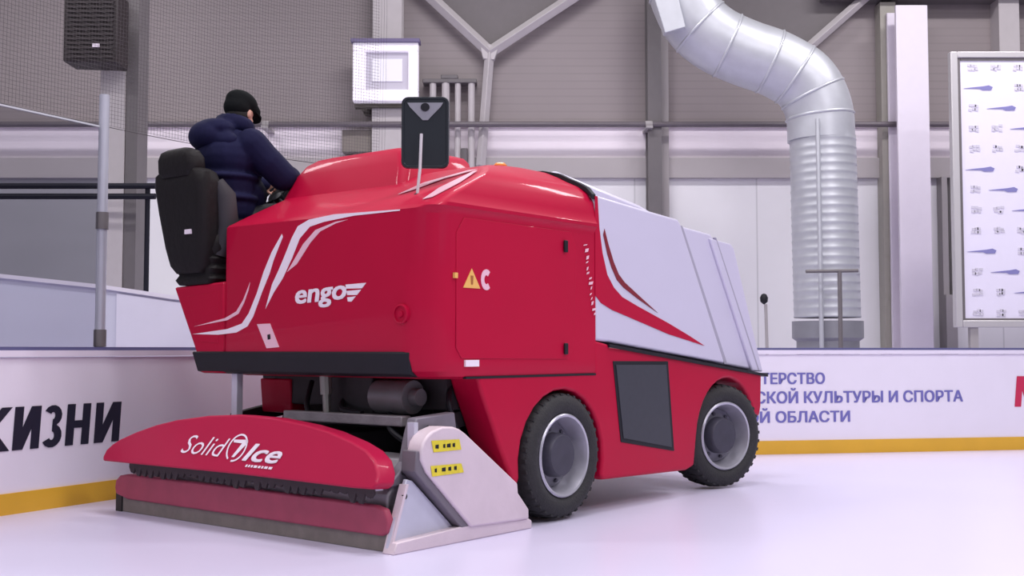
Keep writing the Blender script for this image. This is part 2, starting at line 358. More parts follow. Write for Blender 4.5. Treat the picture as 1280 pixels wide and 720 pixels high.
# ---- rink boards: straight left run, rounded corner, straight right run
L0 = Vector((-2.825, 8.077)); DL = Vector((0.47, 0.883)).normalized()
R0 = Vector((2.569, 11.568)); DR = Vector((0.981, 0.192)).normalized()
# tangent points
den = DL.x * DR.y - DL.y * DR.x
dd = R0 - L0
sI = (dd.x * DR.y - dd.y * DR.x) / den
I = L0 + DL * sI
TL = min(sI + 0.0, (R0 - I).length) - 0.02
A0 = I - DL * TL
ang = math.acos(DL.dot(DR)); RAD = TL / math.tan(ang / 2)
N0 = Vector((DL.y, -DL.x))          # towards the rink
CC = A0 + N0 * RAD
ARC = RAD * ang
SL = (A0 - L0).dot(DL)              # arc-length of the corner's start, L0 at zero
def board(s, off=0.0, z=0.0):
    """Point at arc length s along the boards, off metres into the rink."""
    if s < SL: p = L0 + DL * s; n = N0
    elif s < SL + ARC:
        a = (s - SL) / RAD
        n = Vector((N0.x * math.cos(a) + N0.y * math.sin(a), -N0.x * math.sin(a) + N0.y * math.cos(a)))
        p = CC - n * RAD
    else:
        n = Vector((DR.y, -DR.x)); p = I + DR * TL + DR * (s - SL - ARC)
    q = p + n * off
    return (q.x, q.y, z)
SR0 = SL + ARC + (R0 - (I + DR * TL)).dot(DR)      # arc length of R0
S_ALL = [-5.0, -2.5, 0, SL * 0.5] + [SL + ARC * k / 40 for k in range(41)] + [SL + ARC + 1.0 * k for k in range(1, 7)]
S_ALL = sorted(set(round(x, 4) for x in S_ALL))
def run(mb, s_list, o0, o1, z0, z1):
    mb.rings([[board(s, o1, z0), board(s, o1, z1), board(s, o0, z1), board(s, o0, z0)] for s in s_list]); return mb
BOARD = mat('white_dasher_board', (0.80, 0.75, 0.85), 0.32, var=0.035, vscale=2.5, bump=0.02, bscale=3)
KICK = mat('yellow_kick_plate', (0.72, 0.40, 0.03), 0.4, var=0.12, vscale=3)
bd = run(MB(), S_ALL, -0.06, 0.0, 0.0, 1.0).build('rink_board', BOARD, angle=20)
tag(bd, 'white rink boards with yellow base curving behind the red ice machine', 'rink boards')
run(MB(), S_ALL, 0.0, 0.012, 0.0, 0.135).build('kick_plate', KICK, bd, angle=20, label='yellow strip along the foot of the boards')
run(MB(), S_ALL, -0.1, 0.02, 1.004, 1.045).build('cap_rail', mat('white_cap_rail', (0.80, 0.74, 0.86), 0.35), bd, angle=20)
run(MB(), S_ALL, -0.1, -0.02, 1.045, 1.068).build('glass_channel', mat('dark_blue_channel', (0.10, 0.10, 0.22), 0.45), bd, angle=20, label='thin dark blue channel on top of the boards')
INK = mat('black_ink', (0.012, 0.012, 0.03), 0.5); BLUEINK = mat('blue_violet_ink', (0.16, 0.15, 0.44), 0.5); REDINK = mat('red_ink', (0.55, 0.02, 0.08), 0.5)
EPS = 0.004
tx = MB()
ZB, ZT = 0.405, 0.682
def bq(pts):      # a stroke outline in (arc length, height), leaning a little to the right
    tx.add([board(a + 0.02 * (z - ZB) / (ZT - ZB), EPS + 0.00002 * len(tx.f), z) for a, z in pts], [list(range(len(pts)))])
def stem(a, w=0.068): bq([(a, ZB), (a + w, ZB), (a + w, ZT), (a, ZT)])
def slope_(a0, a1, z0, z1, w): bq([(a0, z0), (a0 + w, z0), (a1 + w, z1), (a1, z1)])
for a, wd in ((-0.80, 0.205), (-0.14, 0.225)):
    stem(a); stem(a + wd - 0.068); slope_(a + 0.004, a + wd - 0.079, ZB, ZT, 0.075)
stem(-0.385); stem(-0.253); bq([(-0.33, 0.52), (-0.24, 0.52), (-0.24, 0.57), (-0.33, 0.57)])
zc = []
for k in range(11):
    t_ = math.radians(150 - 240 * k / 10); zc.append((-0.50 + 0.055 * math.cos(t_), 0.617 + 0.065 * math.sin(t_), t_, 0.6))
outer = [(-0.50 + 0.075 * math.cos(math.radians(150 - 240 * k / 10)), 0.612 + 0.070 * math.sin(math.radians(150 - 240 * k / 10))) for k in range(11)]
inner = [(-0.50 + 0.018 * math.cos(math.radians(150 - 240 * k / 10)), 0.612 + 0.024 * math.sin(math.radians(150 - 240 * k / 10))) for k in range(11)]
for k in range(10): bq([outer[k], outer[k + 1], inner[k + 1], inner[k]])
outer = [(-0.50 + 0.082 * math.cos(math.radians(90 - 240 * k / 10)), 0.480 + 0.078 * math.sin(math.radians(90 - 240 * k / 10))) for k in range(11)]
inner = [(-0.50 + 0.020 * math.cos(math.radians(90 - 240 * k / 10)), 0.480 + 0.028 * math.sin(math.radians(90 - 240 * k / 10))) for k in range(11)]
for k in range(10): bq([outer[k], outer[k + 1], inner[k + 1], inner[k]])
stem(-1.06); slope_(-1.03, -0.90, 0.54, ZT, 0.08); slope_(-0.90, -1.03, ZB, 0.55, 0.08); slope_(-1.08, -1.20, 0.54, ZT, 0.08); slope_(-1.20, -1.08, ZB, 0.55, 0.08)
tx.build('lettering', INK, bd, label='black lettering on the left boards')
tx = MB()
lettering(tx, 'МИНИСТЕРСТВО', lambda u, v: board(SR0 + 0.62 - 1.26 * (1 - u), EPS, 0.705 + 0.110 * v), 0.03)
tx.build('lettering', BLUEINK, bd, label='blue violet top line on the right boards'); tx = MB()
lettering(tx, 'ФИЗИЧЕСКОЙ КУЛЬТУРЫ И СПОРТА', lambda u, v: board(SR0 + 2.165 - 2.98 * (1 - u), EPS, 0.512 + 0.115 * v), 0.03)
tx.build('lettering', BLUEINK, bd, label='blue violet middle line on the right boards'); tx = MB()
lettering(tx, 'ОЙ ОБЛАСТИ', lambda u, v: board(SR0 + 0.89 - 1.10 * (1 - u), EPS, 0.318 + 0.110 * v), 0.03)
tx.build('lettering', BLUEINK, bd, label='blue violet bottom line on the right boards')
tx = MB(); lettering(tx, 'М', lambda u, v: board(SR0 + 2.785 + 0.36 * u, EPS, 0.455 + 0.31 * v), 0.03, 0.1)
tx.build('lettering', REDINK, bd, label='red letter at the right edge of the boards')

# ---- glass pane, post and safety net over the left boards
def glass_material():
    m = bpy.data.materials.new('shield_glass'); m.use_nodes = True; nt = m.node_tree; nt.nodes.clear()
    o = nt.nodes.new('ShaderNodeOutputMaterial'); mx = nt.nodes.new('ShaderNodeMixShader')
    t = nt.nodes.new('ShaderNodeBsdfTransparent'); t.inputs['Color'].default_value = (0.86, 0.86, 0.88, 1)
    g = nt.nodes.new('ShaderNodeBsdfGlossy'); g.inputs['Roughness'].default_value = 0.08; g.inputs['Color'].default_value = (0.6, 0.6, 0.65, 1)
    f = nt.nodes.new('ShaderNodeFresnel'); f.inputs['IOR'].default_value = 1.2
    nt.links.new(f.outputs[0], mx.inputs[0]); nt.links.new(t.outputs[0], mx.inputs[1]); nt.links.new(g.outputs[0], mx.inputs[2]); nt.links.new(mx.outputs[0], o.inputs[0]); return m
gl = run(MB(), [-5.0, -2.5, -0.09], -0.07, -0.055, 1.068, 2.62).build('shield_glass', glass_material())
tag(gl, 'clear shield glass above the left boards, left of the pale post', 'glass')
run(MB(), [-5.0, -2.5, -0.09], -0.072, -0.053, 2.62, 2.632).build('top_edge', mat('glass_edge', (0.55, 0.55, 0.6), 0.3), gl)
po = MB().tube([board(-0.04, -0.065, 1.068), board(-0.04, -0.065, 2.86)], 0.036, 12)
po = po.build('net_post', mat('galvanised_post', (0.50, 0.50, 0.58), 0.4, metal=0.3, var=0.08)); tag(po, 'pale upright post on the left boards in front of the column', 'post')
for z in (1.07, 1.9): MB().tube([board(-0.04, -0.065, z), board(-0.04, -0.065, z + 0.12)], 0.044, 12).build('sleeve', DKP, po)
nt_ = MB(); s = -3.2; NE = 2.75
NETM = mat('black_net_cord', (0.07, 0.06, 0.065), 0.8)
ss = [-3.2 + 0.14 * k for k in range(int((NE + 3.2) / 0.14) + 1)]
z = 2.66
while z < 5.6:
    nt_.tube([board(x, -0.12, z + 0.01 * math.sin(3 * x)) for x in ss], 0.0012, 3, False); z += 0.028
while s < NE:
    nt_.tube([board(s, -0.12, 2.66), board(s + 0.02, -0.12, 4.1), board(s, -0.12, 5.6)], 0.0012, 3, False); s += 0.028
nt_.tube([board(x, -0.12, 2.65) for x in ss], 0.0025, 6)
no = nt_.build('safety_net', NETM); tag(no, 'fine dark safety net hanging above the left boards', 'net')

# ================================================================== ICE MACHINE
VR = math.radians(51.2)
V = empty('ice_resurfacer', (-0.654, 7.82, 0), VR)
tag(V, 'red ice resurfacer with white snow tank driving on the ice along the boards', 'ice resurfacer')

# ---- hood: stacked plan outlines
def outline(z, xr, yr, xf, yl, r):
    n = 8; pts = [(xr + 0.04, yl, z), (xr + 0.012, yl - 0.012, z), (xr, yl - 0.05, z)]
    for k in range(n + 1):
        a = PI / 2 * k / n
        pts.append((xr + r - r * math.cos(a), yr + r - r * math.sin(a), z))
    pts += [(xf, yr, z), (xf, yl, z)]; return pts
lev = [(0.885, -0.98, -1.165, 0.2), (0.90, -1.09, -1.195, 0.24), (0.93, -1.13, -1.20, 0.24), (1.0, -1.15, -1.20, 0.23), (1.4, -1.15, -1.20, 0.21), (1.80, -1.15, -1.20, 0.17), (1.828, -1.148, -1.206, 0.14),
       (1.842, -1.132, -1.216, 0.10), (1.862, -1.09, -1.218, 0.08), (1.885, -1.045, -1.205, 0.055), (1.93, -0.95, -1.199, 0.045), (2.0, -0.80, -1.188, 0.04), (2.06, -0.67, -1.155, 0.035), (2.11, -0.56, -1.09, 0.035), (2.15, -0.46, -1.0, 0.035), (2.185, -0.32, -0.93, 0.04), (2.21, -0.15, -0.87, 0.05), (2.23, 0.05, -0.82, 0.06)]
hood = MB().rings([outline(z, a, b, 0.41, 0.6, r) for z, a, b, r in lev])
hood.build('hood', RED, V, angle=24)
# black rubber lip at the front edge of the hood
sec = [(-1.205, 1.99), (-1.2, 2.055), (-1.155, 2.105), (-1.09, 2.14), (-1.0, 2.18), (-0.93, 2.215), (-0.80, 2.245), (-0.5, 2.26)]
lip = MB()
lip.yz(sec[1:] + [(y, z - 0.035) for y, z in reversed(sec[1:])], 0.375, 0.42)
lip.build('rubber_lip', BLACK, V, bevel=0.004)
# left deck and bulkhead
deck = MB().yz([(0.59, 0.9), (0.83, 0.9), (0.88, 1.035), (1.13, 1.465), (0.59, 1.485)], -1.15, -0.25)
deck.build('rear_deck', RED, V, bevel=0.015)
MB().yz([(0.64, 1.09), (0.82, 1.10), (0.98, 1.40), (0.64, 1.42)], -1.1518, -1.14).build('deck_panel', RED, V, bevel=0.0015)
MB().xz([(-0.3, 0.9), (0.41, 0.9), (0.41, 2.2), (-0.05, 2.2), (-0.2, 1.5), (-0.3, 1.5)], 0.6, 1.2).build('left_body', RED, V, bevel=0.03)
# dash cowl
cw = [(1.98, -0.70, -0.52, 0.66, 0.06), (2.10, -0.64, -0.49, 0.64, 0.07), (2.22, -0.59, -0.46, 0.60, 0.08), (2.29, -0.55, -0.43, 0.55, 0.08), (2.325, -0.51, -0.39, 0.49, 0.08), (2.342, -0.46, -0.33, 0.42, 0.08), (2.35, -0.40, -0.24, 0.33, 0.07)]
def rr(z, x0, y0, x1, y1, r, n=5):
    pts = []
    for cx, cy, a0 in ((x0 + r, y0 + r, PI), (x1 - r, y0 + r, 1.5 * PI), (x1 - r, y1 - r, 0), (x0 + r, y1 - r, PI / 2)):
        for k in range(n + 1):
            a = a0 + PI / 2 * k / n; pts.append((cx + r * math.cos(a), cy + r * math.sin(a), z))
    return pts
MB().rings([rr(z, x0, y0, 0.1, y1, r) for z, x0, y0, y1, r in cw]).build('dash_cowl', RED, V, angle=40)
# black bumper below the rear face
bp = [(0.897, -1.10), (0.912, -1.152), (1.03, -1.166), (1.038, -1.155)]
MB().rings([[(x, 0.90 - (1.035 - z) * 0.35, z), (x, -0.93, z), (x + 0.006, -0.99, z), (x + 0.02, -1.035, z), (-0.9, -1.035, z), (-0.9, 0.85, z)] for z, x in bp]).build('rear_bumper', BLACK, V, bevel=0.005)
# ---- side door
door = [(-0.90, 1.0), (0.10, 0.99), (0.16, 1.05), (0.20, 1.70), (0.14, 1.79), (-0.88, 1.79), (-0.945, 1.70), (-0.945, 1.06)]
MB().xz(door, -1.199, -1.2045).build('side_door', RED, V, bevel=0.004, seg=2)
MB().box(0.05, 0.085, -1.222, -1.21, 1.655, 1.73).build('door_latch', BLACK, V, bevel=0.004)
MB().box(0.05, 0.085, -1.222, -1.21, 1.02, 1.09).build('door_latch', BLACK, V, bevel=0.004)
lw = MB().xz([(-0.89, 1.395), (-0.745, 1.395), (-0.818, 1.505)], -1.2045, -1.208); lw.build('warning_label', AMBER, V, label='amber triangular warning sign on the door')
MB().xz([(-0.826, 1.415), (-0.81, 1.415), (-0.806, 1.465), (-0.83, 1.465)], -1.208, -1.2095).build('warning_mark', mat('warning_brown', (0.35, 0.12, 0.03), 0.5), V)
cl = MB(); ring = []
for k in range(15):
    a = math.radians(50 + 260 * k / 14); ring.append((a))
cx, cz = -0.69, 1.448
cl.xz([(cx + 0.048 * math.cos(a), cz + 0.06 * math.sin(a)) for a in ring] + [(cx + 0.02 * math.cos(a), cz + 0.026 * math.sin(a)) for a in reversed(ring)], -1.2045, -1.208)
cl.build('round_label', PINKW, V, label='white C shaped sticker on the door')
MB().xz([(-0.97, 1.445), (-0.945, 1.445), (-0.945, 1.475), (-0.97, 1.475)], -1.2, -1.216).build('small_label', AMBER, V)
MB().xz([(-0.875, 0.955), (-0.76, 0.955), (-0.76, 0.992), (-0.875, 0.992)], -1.2, -1.214).build('plate_label', WHITE, V, label='small white label low on the side')
# sill line under the door
MB().box(-0.86, 0.41, -1.203, -1.18, 0.886, 0.899).build('sill_seam', BLACK, V)
# ---- rear decals
RX = -1.1525
def dec(name, pts, m, x0=RX, label=None):
    return MB().yz([(y, min(z, 1.842)) for y, z in pts], x0, x0 + 0.0025).build(name, m, V, label=label)
st = MB()
dec('stripe', [(0.917, 1.151), (0.552, 1.18), (0.405, 1.213), (0.34, 1.275), (0.266, 1.392), (0.199, 1.53), (0.124, 1.648), (0.032, 1.752), (0.023, 1.734), (0.105, 1.60), (0.141, 1.52), (0.212, 1.405), (0.296, 1.255), (0.35, 1.195), (0.46, 1.157), (0.643, 1.145)], WHITE)
dec('stripe', [(0.905, 1.200), (0.576, 1.25), (0.463, 1.29), (0.397, 1.36), (0.354, 1.43), (0.330, 1.47), (0.345, 1.42), (0.385, 1.345), (0.44, 1.275), (0.553, 1.236)], PINKW)
dec('stripe', [(0.155, 1.36), (0.117, 1.45), (0.06, 1.53), (0.011, 1.605), (-0.06, 1.722), (-0.115, 1.79), (-0.215, 1.823), (-0.431, 1.838), (-0.967, 1.826), (-0.967, 1.819), (-0.599, 1.818), (-0.345, 1.80), (-0.222, 1.78), (-0.133, 1.715), (-0.065, 1.601), (0.02, 1.48), (0.10, 1.40), (0.178, 1.30)], WHITE)
dec('stripe', [(-0.02, 1.518), (-0.165, 1.68), (-0.272, 1.757), (-0.448, 1.794), (-0.55, 1.799), (-0.448, 1.784), (-0.315, 1.746), (-0.23, 1.685), (-0.11, 1.563)], PINKW)
dec('side_label', [(0.258, 1.207), (0.133, 1.209), (0.046, 1.065), (0.163, 1.058)], PINKW, label='pale slanted label low on the rear panel')
dec('label_mark', [(0.155, 1.14), (0.13, 1.145), (0.125, 1.115), (0.15, 1.11)], BLACK, RX - 0.002)
lg = MB(); wing = MB()
lettering(lg, 'engo', lambda u, v: (RX, -0.105 - 0.435 * u, 1.325 + 0.02 * u + 0.118 * v), 0.04, 0.12)
for z, a, b_ in ((1.424, -0.535, -0.705), (1.387, -0.545, -0.665), (1.350, -0.55, -0.62)):
    wing.yz([(a, z), (a - 0.005, z - 0.024), (b_ + 0.035, z - 0.026), (b_, z + 0.004)], RX, RX + 0.002)
lg.build('logo', WHITE, V, label='white lettering on the rear panel')
wing.build('logo_wing', WHITE, V)
cap_ = MB(); cap_.rings([[(-1.15 + h, -0.985 + r * math.cos(2 * PI * k / 24), 1.246 + r * math.sin(2 * PI * k / 24)) for k in range(24)] for r, h in ((0.055, 0.01), (0.055, -0.012), (0.046, -0.015), (0.044, -0.005), (0.02, -0.005), (0.016, -0.016), (0.004, -0.016))])
cap_.build('filler_cap', RED, V, bevel=0.0)
# stripes on the hood slope: decals with highlights painted in, lying on the surface
def on_slope(x, y): return (x, y, 1.872 + (x + 1.07) * 0.4715 + 0.006)
for b in ([(-0.90, -0.705), (-0.716, -0.74), (-0.57, -0.96), (-0.565, -1.03), (-0.675, -0.87), (-0.837, -0.775)], [(-1.055, -1.05), (-0.868, -1.0), (-0.60, -1.03), (-0.60, -1.06), (-0.80, -1.105), (-1.03, -1.10)]):
    MB().prism([on_slope(x, y) for x, y in b], (0, 0, 0.003)).build('hood_stripe_highlight', PINKW, V)

# ---- lower body with wheel arches
def arch(cx, cz, r, a0, a1, n=14): return [(cx + r * math.cos(math.radians(a0 + (a1 - a0) * k / n)), cz + r * math.sin(math.radians(a0 + (a1 - a0) * k / n))) for k in range(n + 1)]
low = [(-0.76, 0.905), (-0.72, 0.80), (-0.653, 0.672), (-0.559, 0.485), (-0.44, 0.28), (-0.40, 0.25)] + arch(0.05, 0.37, 0.435, 190, -18) + [(0.50, 0.21), (1.55, 0.185), (1.66, 0.21)] + arch(2.17, 0.36, 0.475, 172, 22) + [(2.70, 0.52), (2.73, 0.60), (2.745, 0.855), (0.56, 1.085), (0.40, 1.11), (0.40, 0.905)]
lb = MB().xz(low, -1.2, -0.98); lb.build('side_skirt', RED, V, bevel=0.018, seg=3)
lowl = [(-0.2, 0.905), (-0.2, 0.8)] + arch(0.05, 0.37, 0.435, 100, -18) + [(0.50, 0.21), (1.66, 0.21)] + arch(2.17, 0.36, 0.475, 172, 22) + [(2.70, 0.52), (2.745, 0.855), (0.56, 1.085), (0.40, 0.905)]
MB().xz(lowl, 0.98, 1.14).build('side_skirt', RED, V, bevel=0.018)
MB().box(2.62, 2.72, -1.0, 1.0, 0.5, 0.84).build('front_panel', RED, V, bevel=0.02)
MB().box(-0.5, 2.6, -0.62, 0.62, 0.3, 0.88).build('chassis', DARKM, V)
MB().box(0.62, 1.52, -0.97, 0.95, 0.25, 0.9).build('battery_box', DARKM, V)
MB().box(-0.5, 2.6, -1.0, 1.0, 0.85, 0.9).build('chassis_deck', DARKM, V)
# grille on the side
MB().xz([(0.605, 0.975), (1.30, 0.968), (1.375, 0.335), (0.695, 0.44)], -1.199, -1.205).build('grille_surround', BLACK, V, bevel=0.003)
vent = MB().xz([(0.635, 0.95), (1.268, 0.944), (1.335, 0.365), (0.72, 0.465)], -1.2055, -1.209)
vent.build('side_grille', CHARC, V)
# ---- snow tank
tk = [(0.41, 1.05), (0.41, 2.055), (0.95, 2.018), (1.47, 1.985), (1.505, 1.965), (2.185, 0.945)]
tk = [(0.41, 1.11), (0.41, 2.055), (0.95, 2.018), (1.455, 1.988), (1.49, 1.965), (2.14, 0.945), (0.56, 1.10)]
MB().xz(tk, -1.2, 1.12).build('snow_tank', TANK, V, bevel=0.018, seg=3)
MB().xz([(1.40, 1.96), (2.0, 1.925), (2.04, 1.90), (2.72, 0.885), (2.05, 0.95)], -1.165, 1.09).build('tank_panel', TANK, V, bevel=0.018, seg=3)
MB().xz([(1.95, 1.89), (2.28, 1.87), (2.33, 1.84), (2.80, 0.872), (2.62, 0.88)], -1.185, 1.1).xz([(1.95, 1.89), (2.06, 1.884), (2.745, 0.88), (2.62, 0.88)], -1.16, 1.1).build('tank_lip', TANK, V, bevel=0.012, seg=3)
FOLDSHADE = mat('grey_fold_shade', (0.36, 0.34, 0.43), 0.6)  # grey strips paint the shade along the folds of the tank
MB().xz([(1.535, 1.952), (1.575, 1.948), (2.235, 0.937), (2.185, 0.941)], -1.169, -1.16).build('tank_fold_shade', FOLDSHADE, V)
MB().xz([(2.035, 1.90), (2.05, 1.896), (2.738, 0.882), (2.715, 0.884)], -1.186, -1.16).build('tank_fold_shade', FOLDSHADE, V)
MB().xz([(0.41, 2.055), (1.46, 1.987), (2.28, 1.87), (2.28, 1.93), (1.46, 2.12), (0.43, 2.25)], -0.88, 0.9).build('tank_lid', TANK, V, bevel=0.03)
MB().xz([(0.55, 1.088), (1.2, 1.022), (2.80, 0.855), (2.83, 0.862), (2.83, 0.832), (1.2, 0.998), (0.55, 1.066)], -1.215, 1.1).build('tank_seal', BLACK, V)
MB().xz([(0.56, 1.062), (0.93, 1.032), (0.93, 1.046), (0.60, 1.078)], -1.206, -1.2).build('marker_strip', CREAM, V, label='pale orange marker strip under the tank')
def tdec(name, pts, m, y=-1.2015, label=None): return MB().xz(pts, y - 0.002, y).build(name, m, V, label=label)
tdec('tank_stripe', [(0.405, 1.400), (0.47, 1.352), (0.60, 1.31), (0.756, 1.277), (1.314, 1.158), (1.822, 1.078), (1.6, 1.15), (1.315, 1.235), (0.911, 1.344), (0.72, 1.40), (0.62, 1.46), (0.545, 1.54), (0.49, 1.68), (0.455, 1.84), (0.435, 2.045), (0.405, 2.045)], RED)
tdec('tank_stripe', [(0.50, 1.80), (0.545, 1.68), (0.595, 1.59), (0.66, 1.51), (0.74, 1.462), (0.911, 1.395), (1.17, 1.305), (0.911, 1.424), (0.75, 1.50), (0.68, 1.55), (0.62, 1.63), (0.56, 1.74), (0.515, 1.84)], DRED)
# small pale lettering-like flecks up the front edge of the hood
fk = MB(); z = 1.27; i = 0
while z < 1.72:
    w = random.uniform(0.012, 0.045); h = random.uniform(0.012, 0.03); x = 0.378 - (z - 1.27) * 0.22 + random.uniform(-0.014, 0.014)
    fk.xz([(x - w / 2, z), (x + w / 2, z + 0.006), (x + w / 2 + 0.008, z + h), (x - w / 2 + 0.006, z + h - 0.006)], -1.208, -1.2055); z += h + random.uniform(0.004, 0.02)
fk.build('edge_marks', PINKW, V, label='column of tiny pale marks up the front edge of the side')
# ---- beacon
bc = MB().lathe_z([(0.055, 0), (0.055, 0.02), (0.045, 0.03), (0.045, 0.075), (0.03, 0.09), (0.005, 0.095)], 20, (0.05, -0.70, 2.175))
bc.build('beacon', ORANGE, V)
# ---- mirror on its rod
mb_ = MB().tube([(-0.905, -0.862, 1.92), (-0.885, -0.868, 2.1), (-0.88, -0.872, 2.30)], 0.009, 8)
mrod = mb_.build('mirror_rod', mat('pale_rod', (0.6, 0.58, 0.62), 0.35), V)
MB().lathe_z([(0.03, 0), (0.03, 0.02), (0.012, 0.035)], 12, (-0.905, -0.862, 1.915)).build('rod_foot', BLACK, mrod)
fx = Vector((math.cos(math.radians(-142)), math.sin(math.radians(-142)), 0))      # the way the mirror faces
fy = Vector((-fx.y, fx.x, 0)); mc = Vector((-0.86, -0.88, 2.315)) - fx * 0.035
def mp(a, b, d): return mc + fy * a + Vector((0, 0, 1)) * b + fx * d
def mring(hw, hh, r, d):
    o_ = []
    for cx, cz, a0 in ((hw - r, hh - r, 0), (-hw + r, hh - r, 90), (-hw + r, -hh + r, 180), (hw - r, -hh + r, 270)):
        for k in range(6):
            a = math.radians(a0 + 18 * k); o_.append(mp(cx + r * math.cos(a), cz + r * math.sin(a), d))
    return o_
mir = MB().rings([mring(0.11, 0.18, 0.03, -0.07), mring(0.135, 0.205, 0.035, -0.04), mring(0.14, 0.212, 0.04, 0.0), mring(0.136, 0.208, 0.038, 0.012), mring(0.125, 0.197, 0.03, 0.012), mring(0.122, 0.194, 0.03, 0.006)])
mo = mir.build('mirror', MIRR, V, angle=40)
MB().prism([mp(-0.105, 0.175, 0.007), mp(0.105, 0.175, 0.007), mp(0.09, 0.15, 0.007), mp(0.015, 0.072, 0.007), mp(-0.015, 0.072, 0.007), mp(-0.09, 0.15, 0.007)], fx * 0.006).build('grey_triangle', MIRG, mo, label='grey inverted triangle on the mirror')  # flat grey triangle on the mirror face
MB().rings([[mp(0.026 * math.cos(2 * PI * k / 16), 0.148 + 0.024 * math.sin(2 * PI * k / 16), d) for k in range(16)] for d in (0.013, 0.019)]).build('triangle_dot', BLACK, mo)

# ---- seat
def srings(prof, yc_fn=lambda z: 0.93):
    return [rr(z, x0, yc_fn(z) - hw, x1, yc_fn(z) + hw, r) for z, x0, x1, hw, r in prof]
seat = MB().rings(srings([(1.55, -1.19, -1.06, 0.15, 0.05), (1.60, -1.215, -1.04, 0.19, 0.06), (1.72, -1.24, -1.03, 0.22, 0.07), (1.95, -1.27, -1.06, 0.255, 0.07), (2.12, -1.29, -1.10, 0.275, 0.07), (2.19, -1.295, -1.13, 0.265, 0.07), (2.215, -1.29, -1.15, 0.22, 0.06)]))
so = seat.build('seat', BLACKV, V, angle=50)
MB().rings(srings([(2.17, -1.30, -1.18, 0.17, 0.05), (2.21, -1.315, -1.17, 0.195, 0.06), (2.29, -1.32, -1.18, 0.195, 0.06), (2.335, -1.315, -1.20, 0.165, 0.05), (2.355, -1.29, -1.22, 0.11, 0.03)])).build('headrest', BLACKV, so, angle=50)
for sgn in (-1, 1):
    y0 = 0.93 + sgn * 0.255
    MB().tube([(-1.08, y0 - sgn * 0.06, 1.66), (-1.05, y0 - sgn * 0.02, 1.85), (-1.09, y0, 2.05), (-1.14, y0 - sgn * 0.01, 2.14)], [0.05, 0.075, 0.07, 0.035], 12).build('side_bolster', mat('grey_black_fabric', (0.03, 0.027, 0.034), 0.7), so)
MB().rings(srings([(1.66, -1.15, -0.62, 0.22, 0.06), (1.70, -1.17, -0.58, 0.25, 0.08), (1.79, -1.16, -0.58, 0.25, 0.08), (1.825, -1.12, -0.62, 0.22, 0.06)])).build('seat_cushion', BLACKV, so, angle=50)
bel = []
for k in range(7):
    z = 1.475 + k * 0.033; w = 0.0 if k % 2 else 0.02
    bel.append(rr(z, -1.17 + w * 0.8, 0.70 + w, -0.72 - w, 1.12 - w, 0.05))
MB().rings(bel).build('seat_base', BLACKV, so, angle=60)
MB().box(-1.262, -1.235, 0.80, 0.865, 1.795, 1.825).build('seat_label', WHITE, so, label='small white tag on the seat back')
# steering wheel
swm = MB(); wc_ = Vector((-0.44, 0.93, 2.12)); ax = Vector((-0.75, 0, 0.66)).normalized(); e1 = Vector((0, 1, 0)); e2 = ax.cross(e1)
def wpt(a, r=0.18): return wc_ + (e1 * math.cos(a) + e2 * math.sin(a)) * r
ringp = [wpt(2 * PI * k / 40) for k in range(41)]
swm.tube(ringp, 0.013, 8); 
for a in (0.5, 2.6, 4.7): swm.tube([wc_, wpt(a)], 0.011, 8)
swo = swm.build('steering_wheel', BLACK, V)
MB().tube([wc_ + ax * 0.02, wc_ - ax * 0.3, (-0.12, 0.93, 1.75)], [0.04, 0.035, 0.05], 12).build('steering_column', BLACK, swo)
MB().xz([(-0.34, 1.95), (-0.36, 2.14), (-0.30, 2.26), (-0.06, 2.26), (-0.06, 1.6), (-0.25, 1.6)], 0.64, 1.16).build('control_console', BLACK, V, bevel=0.03, seg=3)

# ---- machinery under the deck
mx = MB().tube([(-0.86, -0.52, 0.775), (-0.86, -0.80, 0.775)], 0.098, 20).tube([(-0.86, -0.80, 0.775), (-0.86, -0.86, 0.775)], 0.05, 16)
mx.build('hydraulic_motor', mat('motor_grey', (0.2, 0.2, 0.21), 0.45, metal=0.3, var=0.2), V)
MB().box(-0.78, -0.5, -0.98, 0.55, 0.70, 0.90).build('rear_crossmember', DARKM, V, bevel=0.01)
MB().box(-0.9, -0.6, -0.50, -0.1, 0.62, 0.89).build('pump_block', DARKM, V, bevel=0.01)
MB().box(-1.02, -0.94, -0.86, 0.16, 0.615, 0.675).build('lift_beam', STEELD, V, bevel=0.008)
MB().tube([(-0.98, -0.18, 0.9), (-0.98, -0.20, 0.64)], 0.024, 10).tube([(-0.98, -0.18, 0.9), (-0.98, -0.19, 0.78)], 0.036, 10).build('lift_cylinder', mat('chrome_grey', (0.30, 0.30, 0.28), 0.3, metal=0.6), V)
MB().box(-1.12, -1.07, 0.49, 0.545, 0.40, 0.90).build('support_post', STEELB, V, bevel=0.005)
MB().xz([(-0.78, 0.64), (-0.64, 0.64), (-0.60, 0.86), (-0.80, 0.86)], 0.36, 0.66).build('inner_fender', RED, V, bevel=0.01)
MB().box(-0.95, -0.5, -0.35, 0.30, 0.42, 0.56).build('inner_frame', DARKM, V, bevel=0.01)
for (a, b, c2) in (((-0.86, -0.62, 0.70), (-1.0, -0.75, 0.60), (-1.02, -0.92, 0.52)), ((-0.8, -0.2, 0.8), (-0.96, -0.3, 0.70), (-0.98, -0.5, 0.68)), ((-0.7, -0.95, 0.86), (-0.8, -1.02, 0.74), (-0.72, -1.02, 0.58)), ((-0.84, 0.1, 0.85), (-0.95, 0.02, 0.7), (-0.95, -0.05, 0.62))):
    MB().tube(catmull([a, b, c2], 6), 0.016, 8).build('hydraulic_hose', BLACK, V)
for y in (-0.95, 0.7):
    MB().xz([(-0.5, 0.62), (-0.5, 0.72), (-0.98, 0.64), (-1.12, 0.42), (-1.04, 0.38), (-0.9, 0.56)], y - 0.03, y + 0.03).build('lift_arm', DARKM, V, bevel=0.006)

